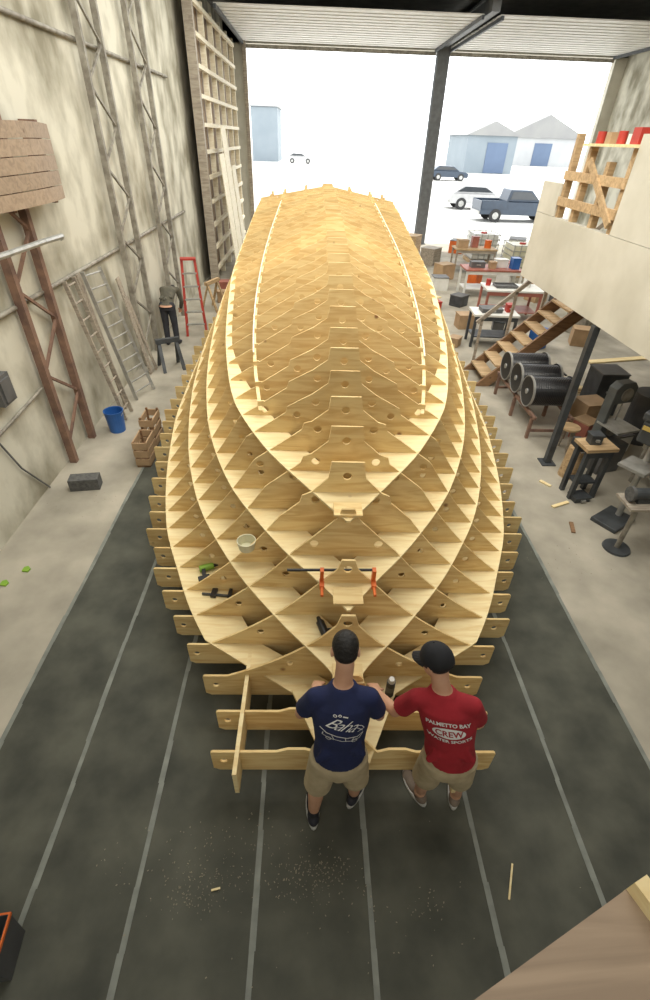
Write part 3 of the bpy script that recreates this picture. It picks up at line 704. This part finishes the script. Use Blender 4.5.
def drillpress(loc,rz,label,k=1.0,bodym=M['black']):
    t=thing('drill_press',label,'drill press',loc,rz)
    MB().box((0,0,.03),(.36*k,.5*k,.06)).build('base',M['dsteel'],t,world=False,bevel=.01)
    MB().cyl((0,.12,.05),(0,.12,1.45),.04).build('column',M['alu'],t,world=False)
    MB().box((0,-.06,.92),(.34,.34,.035)).box((0,.08,.90),(.1,.14,.08)).build('table',M['alu'],t,world=False)
    MB().box((0,-.02,1.42),(.22,.42,.28)).build('head',bodym,t,world=False,bevel=.03)
    MB().prism([(-.13,-.26),(.13,-.26),(.15,.1),(.11,.3),(-.11,.3),(-.15,.1)],'Z',1.57,1.67).build('belt_cover',bodym,t,world=False,bevel=.02)
    MB().cyl((0,-.12,1.2),(0,-.12,1.29),.03,.035).cyl((0,-.12,1.1),(0,-.12,1.2),.008).build('chuck',M['alu'],t,world=False)
    mb=MB(); mb.cyl((.11,-.1,1.36),(.16,-.1,1.36),.02)
    for a in (0,2.1,4.2): mb.cyl((.15,-.1,1.36),(.15,-.1+.17*math.cos(a),1.36+.17*math.sin(a)),.007); mb.ell((.15,-.1+.17*math.cos(a),1.36+.17*math.sin(a)),(.018,.018,.018),sub=2)
    mb.build('feed_handle',M['alu'],t,world=False)
    MB().cyl((0,.22,1.38),(0,.36,1.38),.08).build('motor',M['grey'],t,world=False)
    MB().box((0,-.235,1.48),(.17,.012,.05)).build('front_plate',M['yellow'],t,world=False)
    return t
drillpress((4.17,4.98,0),-1.0,'black drill press with yellow front strip under the loft edge',bodym=M['dsteel'])
p=G(616,548); t=thing('pedestal_grinder','pedestal grinder on a round base under the loft, nearest camera','grinder',(p.x,p.y,0))
MB().cyl((0,0,0),(0,0,.025),.17,.16,24).build('base',M['dsteel'],t,world=False)
MB().cyl((0,0,.02),(.0,.0,.72),.03).build('column',M['steel'],t,world=False)
MB().box((.0,0,.74),(.42,.34,.03)).build('table',M['greywood'],t,world=False)
MB().cyl((-.12,.02,.85),(.12,.02,.85),.075).box((0,.02,.78),(.16,.14,.06)).build('motor',M['dsteel'],t,world=False)
for s in (-1,1): MB().cyl((s*.13,.02,.85),(s*.17,.02,.85),.09,n=24).build('wheel',M['block'],t,world=False)
def bench(loc,rz,w,d,h,label,top,leg,shelf=True,name='workbench'):
    t=thing(name,label,'workbench',loc,rz)
    MB().box((0,0,h-.025),(w,d,.05)).build('top',top,t,world=False,bevel=.004)
    for sx in (-1,1):
        for sy in (-1,1): MB().box((sx*(w/2-.06),sy*(d/2-.06),(h-.05)/2),(.06,.06,h-.05)).build('leg',leg,t,world=False)
    if shelf: MB().box((0,0,.25),(w-.14,d-.14,.03)).build('shelf',leg,t,world=False)
    for sy in (-1,1): MB().box((0,sy*(d/2-.04),h-.1),(w-.1,.03,.1)).build('apron',leg,t,world=False)
    return t
def boxy(x,y,z,w_,d_,h_,mm,nm,lb,rz=0,lidm=None):
    t=thing(nm,lb,nm.replace('_',' '),(x,y,z),rz)
    MB().box((0,0,h_/2),(w_,d_,h_)).build('body',M[mm],t,world=False,bevel=.008)
    MB().box((0,0,h_+.0125),(w_+.02,d_+.02,.025)).build('top' if nm=='cabinet' else 'lid',M[lidm or mm],t,world=False)
    if nm in('cabinet','toolbox'): MB().box((0,-d_/2-.015,h_*.6),(w_*.3,.03,.03)).build('handle',M['alu'],t,world=False)
    return t
bench((3.95,5.62,0),.1,.46,.34,.85,'small dull wood topped machine stand beside the drill press',M['lumber'],M['dsteel'])
boxy(3.9,5.64,.85,.16,.14,.12,'dsteel','toolbox','little dark toolbox on the machine stand')
bench((5.5,5.7,0),0,1.2,.6,.8,'cluttered steel bench behind the drill press',M['dsteel'],M['steel'])
boxy(5.3,5.7,.8,.3,.25,.2,'grey','toolbox','grey toolbox on the steel bench behind the drill press')
boxy(4.9,4.15,0,.5,.6,.75,'dsteel','cabinet','dark steel cabinet at the right frame edge beside the grinder',.1,'grey')
t=thing('band_saw','grey band saw standing behind the machine stand','band saw',(4.62,6.35,0),.3)
MB().box((0,0,.25),(.42,.38,.5)).build('cabinet',M['grey'],t,world=False,bevel=.01)
MB().box((0,-.05,.76),(.42,.42,.03)).build('table',M['alu'],t,world=False)
MB().prism([(-.2,.52),(.2,.52),(.2,.74),(-.13,.74),(-.13,1.08),(.2,1.08),(.2,1.32),(.12,1.40),(-.12,1.40),(-.2,1.32)],'Y',.05,.2).build('frame',M['mgreen'],t,world=False,bevel=.01)
for z in (.64,1.22): MB().cyl((.03,.03,z),(.03,.05,z),.10,n=24).build('wheel_cover',M['steel'],t,world=False)
MB().box((.08,.1,.9),(.012,.015,.36)).build('blade',M['alu'],t,world=False)
t=thing('bench_vise','small black vise on a stump pedestal between post and machine stand','vise',(4.02,6.1,0))
MB().cyl((0,0,0),(0,0,.5),.14,.12,20).build('pedestal',M['lumber'],t,world=False); MB().box((0,0,.56),(.12,.26,.12)).build('vise_body',M['dsteel'],t,world=False,bevel=.01); MB().box((0,-.17,.59),(.14,.05,.1)).build('jaw',M['dsteel'],t,world=False); MB().cyl((-.08,-.24,.55),(.08,-.24,.55),.008).build('handle',M['alu'],t,world=False)
t=thing('fire_extinguisher','small red fire extinguisher beside the stairs','fire extinguisher',(4.95,8.85,0))
MB().cyl((0,0,0),(0,0,.42),.08).ell((0,0,.42),(.08,.08,.06)).build('cylinder',M['red'],t,world=False,smooth=True)
MB().cyl((0,0,.46),(0,0,.54),.02).box((0,-.04,.55),(.03,.14,.025)).build('valve',M['black'],t,world=False)
boxy(5.0,7.7,0,.45,.4,.5,'card','carton','brown carton under the loft beside the reel rack',.2)
boxy(5.55,8.4,0,.5,.5,.8,'dsteel','cabinet','dark cabinet under the loft behind the reel rack',.0,'grey')
boxy(5.15,6.95,0,.35,.35,.3,'white','crate','white crate under the loft behind the band saw',.3,'grey')
boxy(4.75,7.25,0,.3,.3,.35,'redl','crate','reddish crate under the loft beside the stool',.5,'card')
solo(MB().cyl((5.75,7.3,0),(5.75,7.3,.85),.28,n=28),'oil_drum',M['bin'],'dark upright drum standing under the loft','drum')
t=thing('stool','low wooden stool beside the steel post','stool',(4.25,6.85,0))
MB().cyl((0,0,.42),(0,0,.45),.16,n=24).build('seat',M['lumber'],t,world=False)
for a in (0,1.57,3.14,4.71): MB().bar((.15*math.cos(a),.15*math.sin(a),0),(.09*math.cos(a),.09*math.sin(a),.42),.03,.03).build('leg',M['greywood'],t,world=False)
for i in range(5):
    solo(MB().bar((5.25+.02*i,9.18,.014+.026*i),(6.6+.02*i,9.12,.014+.026*i),.14,.025),'lumber_offcut',M['lumber'] if i%2 else M['ply2'],['bottom','second','middle','fourth','topmost'][i]+' lumber offcut lying under the loft stairs','lumber offcut','lumber offcuts under the stairs')
for i,(px,py,L,a,lb) in enumerate(((560,505,.3,.4,'short pale board on the floor beside the machine stand'),(572,528,.22,1.3,'thin batten on the floor before the grinder'),(545,484,.18,2.2,'small offcut on the floor before the steel post'))):
    p=G(px,py); solo(MB().box((p.x,p.y,.012),(L,.05,.02),a),'board',M['ply2'] if i!=1 else M['brownwood'],lb,'board')
p=G(578,499); boxy(p.x,p.y,0,.24,.18,.06,'dsteel','toolbox','flat dark case on the floor before the machine stand',.2)
# back right
def tote(loc,label,m):
    t=thing('liquid_tote',label,'tote',loc)
    MB().box((0,0,.62),(.98,1.12,.92)).build('tank',m,t,world=False,bevel=.06)
    for z in np.linspace(.2,1.1,6):
        mb=MB()
        for s in (-1,1): mb.box((0,s*.6,z),(1.1,.025,.025)); mb.box((s*.54,0,z),(.025,1.2,.025))
        mb.build('cage_hoop',M['alu'],t,world=False)
    for x in np.linspace(-.5,.5,5):
        for s in (-1,1): MB().box((x,s*.61,.65),(.025,.025,.95)).build('cage_bar',M['alu'],t,world=False)
    MB().box((0,0,.07),(1.1,1.2,.12)).build('pallet',M['lumber'],t,world=False)
    MB().cyl((0,0,1.08),(0,0,1.13),.12).build('cap',M['red'],t,world=False)
bench((6.3,20.6,0),0,1.6,.8,.85,'wooden workbench between the stern and the liquid tote',M['lumber'],M['greywood'])
boxy(5.8,20.6,.85,.4,.35,.25,'card','carton','brown carton on the wooden workbench beside the tote')
solo(MB().cyl((6.8,20.6,.85),(6.8,20.6,1.12),.13),'pail',M['orange'],'orange pail on the wooden workbench beside the tote','pail')
boxy(6.3,20.7,.85,.25,.25,.35,'redl','carton','reddish carton in the middle of the wooden workbench')
tote((8.0,20.2,0),'yellowish liquid tote in a cage beyond the red workbench',M['clear'])
tote((7.2,22.6,0),'farther liquid tote in a cage behind the wooden workbench',M['white'])
bench((5.9,17.0,0),0,1.9,.9,.85,'faded red topped workbench in front of the liquid tote',M['redl'],M['white'])
boxy(5.4,17.0,.85,.45,.3,.15,'grey','toolbox','grey toolbox on the faded red workbench')
boxy(6.2,17.1,.85,.4,.3,.22,'white','carton','white carton on the faded red workbench')
boxy(5.85,16.85,.85,.2,.25,.18,'card','carton','small brown carton on the faded red workbench')
boxy(6.6,16.9,.85,.25,.3,.3,'blue','crate','blue crate at the right end of the faded red workbench')
bench((5.7,14.4,0),-.05,1.6,.9,.85,'white workbench with red edge before the staircase',M['white'],M['redl'])
t=thing('tray','dark tray on the white workbench','tray',(5.5,14.4,.85)); MB().box((0,0,.015),(.6,.4,.02)).build('bottom',M['grey'],t,world=False)
for a in (-.3,.3): MB().box((a,0,.04),(.015,.4,.06)).build('side',M['grey'],t,world=False)
for a in (-.2,.2): MB().box((0,a,.04),(.6,.015,.06)).build('side',M['grey'],t,world=False)
solo(MB().cyl((6.15,14.5,.85),(6.15,14.5,1.1),.11),'pail',M['white'],'white pail on the white workbench','pail')
solo(MB().cyl((5.05,14.55,.85),(5.05,14.55,1.02),.07),'paint_can',M['red'],'red can at the left end of the white workbench','can')
bench((4.5,12.1,0),-.05,1.1,.7,.8,'grey topped workbench nearest the foot of the staircase',M['white'],M['dsteel'])
boxy(4.4,12.1,.8,.5,.35,.07,'grey','toolbox','flat dark case on the grey topped workbench')
boxy(4.85,12.1,.8,.15,.2,.16,'red','toolbox','small red toolbox on the grey topped workbench')
for i,(x,y,w_,d_,h_,mm,nm,lb,lm) in enumerate(((4.4,17.6,.5,.5,.4,'white','crate','white crate on the floor left of the red workbench','grey'),(4.25,13.4,.5,.4,.35,'card','carton','brown carton on the floor beside the grey topped workbench','card'),(9.6,20.4,.7,.6,.9,'white','cabinet','white cabinet standing right of the tote','grey'),(10.7,20.6,.6,.6,1.1,'redl','cabinet','reddish cabinet right of the white cabinet','redl'),(3.75,15.2,.35,.3,.2,'red','toolbox','red toolbox on the floor beside the hull','red'),(8.3,16.2,.8,.7,.8,'grey','cabinet','grey cabinet behind the staircase','dsteel'),(7.35,16.4,.5,.5,.6,'card','carton','tall brown carton between red workbench and grey cabinet','card'),(4.9,19.2,.6,.5,.5,'card','carton','wide brown carton beside the hull stern','card'),(7.4,13.2,.7,.6,.9,'steel','cabinet','steel cabinet right of the white workbench','white'),(5.7,11.9,.35,.35,.45,'blue','crate','blue crate behind the staircase foot','blue'),(5.9,18.6,.4,.4,.35,'orange','crate','orange crate on the floor behind the red workbench','grey'),(4.6,15.6,.45,.4,.3,'dsteel','crate','dark crate on the floor between the red and white workbenches','grey'),(7.1,18.7,.6,.5,.7,'white','cabinet','small white cabinet in front of the liquid tote','redl'),(4.9,21.8,.7,.6,.6,'greywood','crate','weathered wooden crate beyond the hull stern','greywood'),(3.6,11.9,.3,.25,.2,'card','carton','small brown carton between hull and grey topped workbench','card'),(4.5,24.2,.8,.6,.7,'lumber','crate','big lumber crate by the door beyond the stern','lumber'),(6.7,24.6,.7,.6,.5,'orange','crate','orange crate near the foot of the steel column','grey'),(9.0,23.4,.9,.7,.8,'white','cabinet','wide white cabinet near the right doorway','grey'),(6.9,12.2,.4,.4,.4,'card','carton','square brown carton before the steel cabinet','card'),(5.1,13.2,.35,.3,.25,'grey','crate','grey crate on the floor before the white workbench','dsteel'))):
    boxy(x,y,0,w_,d_,h_,mm,nm,lb,.07*i,lm)
for i,(x0,y0,x1,y1,lb) in enumerate(((3.3,15.9,4.2,16.5,'long pale board on the floor near the red workbench'),(3.35,12.4,3.5,14.2,'narrow lumber length on the floor beside the hull'),(6.6,10.9,8.4,11.3,'wide board lying behind the staircase'),(3.6,18.2,4.2,20.4,'pale board on the floor beside the hull stern'))):
    solo(MB().bar((x0,y0,.02),(x1,y1,.02),.18,.03),'board',M['ply2'],lb,'board')
for (x,y,s,m,lb) in ((-2.75,16.4,.35,'redl','low reddish box at the foot of the lattice frame'),(-2.7,15.4,.3,'card','brown carton at the foot of the lattice frame')):
    boxy(x,y,0,s*1.3,s,s,m,'carton',lb,.2)
# ================================================================== near wood rail by the camera
A=G(470,1003,3.05);B=G(632,885,3.05)
d=(B-A); d.z=0; n_=Vector((d.y,-d.x,0)).normalized()
A2=A-d*.6
rl=thing('plywood_rail','dull plywood rail end in the lower right corner, close to camera','rail',(1.0,-.3,0))
mb=MB(); pl=[A2,B,B+n_*.35-d*.02,A2+n_*.35]; mb.prism([(p.x,p.y) for p in pl],'Z',3.03,3.05); mb.build('board',M['dullply'],rl)
mb=MB(); mb.bar(B+Vector((0,0,.012)),B+n_*.35-d*.02+Vector((0,0,.012)),.03,.05); mb.build('end_edge',M['ply2'],rl)
MB().box((.75,-.28,1.52),(.1,.1,3.02)).build('post',M['lumber'],rl)
# ================================================================== OUTSIDE
def house(px0,px1,pyb,h,dep,label,wall,roof,door=None,gable=True):
    a=G(px0,pyb);b_=G(px1,pyb); y=(a.y+b_.y)/2; x0=a.x; x1=b_.x
    t=thing('building',label,'building',((x0+x1)/2,y,-.06))
    MB().box(((x0+x1)/2,y+dep/2,h/2-.06),(x1-x0,dep,h)).build('wall',wall,t)
    if gable: MB().prism([(x0-.4,h-.1),(x1+.4,h-.1),((x0+x1)/2,h+(x1-x0)*.22)],'Y',y-.4,y+dep+.4).build('roof',roof,t)
    else: MB().box(((x0+x1)/2,y+dep/2,h+.15),(x1-x0+.6,dep+.6,.3)).build('roof',roof,t)
    if door:
        for f,wd in door: MB().box((x0+(x1-x0)*f,y-.05,h*.40),((x1-x0)*wd,.1,h*.8)).build('roller_door',M['bldd'],t)
house(252,279,161,8.5,14,'distant blue grey building seen at the left of the left door',M['bldg'],M['bldw'],None,False)
house(466,506,173,5.2,14,'distant gabled shed with a blue roller door',M['bldg'],M['bldr'],[(.62,.42)])
house(508,566,166,5.5,16,'distant pale low building right of the blue doored shed',M['bldw'],M['bldr'],[(.5,.22)])
def car(loc,rz,label,paint,kind='pickup',sc=1.0,name='car'):
    loc=(loc[0],loc[1],-.06)
    t=thing(name,label,'pickup truck' if kind=='pickup' else 'car',loc,rz)
    if kind=='pickup':
        prof=[(-2.7,.45),(2.65,.4),(2.7,.85),(2.55,1.05),(1.35,1.15),(-.95,1.15),(-.95,.75),(-2.6,.75),(-2.7,.75)]
        cab=[(1.3,1.15),(.55,1.8),(-.85,1.82),(-1.0,1.15)]
    else:
        prof=[(-2.2,.4),(2.2,.35),(2.25,.75),(1.9,.9),(1.1,.98),(-2.15,1.0),(-2.25,.7)]
        cab=[(1.2,.98),(.45,1.45),(-1.3,1.5),(-2.0,1.0)]
    prof=[(x*sc,z*sc) for x,z in prof]; cab=[(x*sc,z*sc) for x,z in cab]
    MB().prism(prof,'Y',-.95*sc,.95*sc).build('body',paint,t,world=False)
    if kind=='pickup':
        mb=MB()
        for s in (-1,1): mb.box((-1.83,s*.9,.97),(1.75,.1,.5))
        mb.box((-2.67,0,.95),(.08,1.9,.46)); mb.build('bed_side',paint,t,world=False)
    MB().prism(cab,'Y',-.8*sc,.8*sc).build('cab',paint,t,world=False,bevel=.05)
    cx=sum(p[0] for p in cab)/4; cz=sum(p[1] for p in cab)/4
    MB().prism([(cx+(x-cx)*.82,cz+.03+(z-cz)*.62) for x,z in cab],'Y',-.83*sc,.83*sc).build('side_window',M['glass'],t,world=False)
    for x in ((-1.65,1.75) if kind=='pickup' else (-1.35,1.4)):
        for s in (-1,1):
            w_=MB().cyl((x*sc,s*.78*sc,.38*sc),(x*sc,s*.99*sc,.38*sc),.38*sc,n=20).build('wheel',M['tyre'],t,world=False)
            MB().cyl((x*sc,s*.99*sc,.38*sc),(x*sc,s*1.0*sc,.38*sc),.2*sc,n=14).build('hub',M['alu'],w_,world=False)
    for x in (-1,1): MB().box((x*(2.72 if kind=='pickup' else 2.25)*sc,0,.52*sc),(.1,1.8*sc,.2)).build('bumper',M['alu'],t,world=False)
p=G(513,220); car((p.x,p.y,0),.03,'dark blue pickup truck parked outside the right doorway',M['truck'],'pickup',1,'pickup_truck')
p=G(484,212); car((p.x,p.y+2.6,0),.0,'silver car parked behind the blue pickup truck',M['silver'],'sedan',1.05)
p=G(447,180); car((p.x,p.y,0),.0,'dark car parked farther off beside the steel column',M['truck'],'sedan',1.1)
p=G(300,163); car((p.x,p.y,0),.0,'tiny distant pale car in the left doorway',M['silver'],'sedan',1.1)
# ================================================================== TOOLS ON THE HULL
bpy.context.view_layer.update()
dg=bpy.context.evaluated_depsgraph_get(); dg.update()
def hit(px,py):
    d=ray(px,py).normalized(); r=S.ray_cast(dg,Vector((0,0,CAMZ)),d)
    if abs(r[2].z)>=.5: return r[1]+Vector((0,0,.003))
    r2=S.ray_cast(dg,Vector((r[1].x,r[1].y-.06,r[1].z)),Vector((0,0,-1)))
    return r2[1]+Vector((0,0,.003))
yb=2.55; q0=PY(287,570,yb);q1=PY(374,570,yb); zb=q0.z
cl=thing('bar_clamp','long black bar clamp with two orange heads lying across the stem','clamp',(HX,yb,zb-.1))
MB().cyl(q0,q1,.011).build('bar',M['black'],cl)
for px in (322,374):
    q=PY(px,570,yb); mb=MB(); mb.box((q.x,q.y-.015,q.z-.05),(.028,.045,.14)); mb.box((q.x,q.y-.05,q.z-.10),(.036,.08,.036)); mb.build('clamp_head',M['orange'],cl)
    MB().cyl((q.x,q.y-.09,q.z-.1),(q.x,q.y-.17,q.z-.1),.012).build('screw_handle',M['orange'],cl)
def drill(px,py,rz,label,m):
    p=hit(px,py); t=thing('cordless_drill',label,'drill',p,rz)
    MB().cyl((-.07,0,.035),(.07,0,.035),.033).build('motor_housing',m,t,world=False)
    MB().cyl((.07,0,.035),(.12,0,.035),.022,.014).build('chuck',M['black'],t,world=False)
    MB().bar((-.03,0,.035),(-.05,-.13,.03),.035,.04).build('grip',M['black'],t,world=False)
    MB().box((-.055,-.15,.035),(.11,.05,.07)).build('battery',M['black'],t,world=False,bevel=.006)
drill(207,570,.4,'green and black cordless drill on the left hull shelf',M['green'])
drill(323,632,1.9,'black cordless drill beside the head of the man in navy',M['black'])
p=hit(217,596); t=thing('trigger_clamp','black trigger clamp lying on the left hull shelf','clamp',p,-.1)
MB().box((0,0,.012),(.28,.018,.02)).build('bar',M['dsteel'],t,world=False); MB().box((.12,.03,.015),(.03,.1,.026)).build('fixed_jaw',M['black'],t,world=False); MB().box((-.03,.03,.015),(.05,.12,.028)).build('sliding_jaw',M['black'],t,world=False)
p=hit(247,548); t=thing('plastic_tub','round translucent tub on the left hull shelf','tub',p)
mb=MB(); mb.loft([((0,0,0),(1,0,0),(0,1,0),.07,.07),((0,0,.09),(1,0,0),(0,1,0),.085,.085),((0,0,.09),(1,0,0),(0,1,0),.078,.078),((0,0,.006),(1,0,0),(0,1,0),.064,.064)]); mb.build('shell',M['clear'],t,world=False)
p=hit(389,694); t=thing('spray_can','black spray can with pale cap standing between the men','spray can',p)
MB().cyl((0,0,0),(0,0,.17),.033,n=20).build('can',M['black'],t,world=False); MB().cyl((0,0,.17),(0,0,.205),.027,.022,20).build('cap',M['white'],t,world=False); MB().cyl((0,0,.06),(0,0,.12),.0335,n=20).build('paper_label',M['grey'],t,world=False)
# ================================================================== LIGHT
wd=bpy.data.worlds.new('world'); S.world=wd; wd.use_nodes=True
bg=wd.node_tree.nodes['Background']; bg.inputs[0].default_value=(.95,.98,1,1); bg.inputs[1].default_value=2.9
def area(name,loc,sx,sy,e,col=(1,1,1),rot=(0,0,0)):
    l=bpy.data.lights.new(name,'AREA'); l.shape='RECTANGLE'; l.size=sx; l.size_y=sy; l.energy=e; l.color=col
    o=bpy.data.objects.new(name,l); COL.objects.link(o); o.location=loc; o.rotation_euler=rot; return o
area('overhead_fill',(.5,6,7.4),6,7,330,(1,.97,.89))  # unseen overhead fill below the closed ceiling, no skylight modelled
area('overhead_fill',(.5,14.5,7.4),6,8,640,(1,.98,.91))  # added overhead fill that strengthens the light on the far hull
area('overhead_fill',(7,14,7.4),4,10,260,(1,.97,.92))  # unseen overhead fill for the right side
area('hull_fill',(.5,-2.3,5.8),7,3,110,(1,.97,.90),(R(62),0,0))  # added front fill behind the camera, softens shadows on the hull
area('hull_fill',(.5,4.0,7.1),6,1.5,330,(1,.96,.86),(R(62),0,0))  # added fill out of view, aimed at the far frames
sun=bpy.data.lights.new('sun','SUN'); sun.energy=3.8; sun.angle=.02; sun.color=(1,.97,.9); so=bpy.data.objects.new('sun',sun); COL.objects.link(so); so.rotation_euler=(R(-20),R(15),0)
S.view_settings.view_transform='Standard'; S.view_settings.look='None'; S.view_settings.exposure=0.08
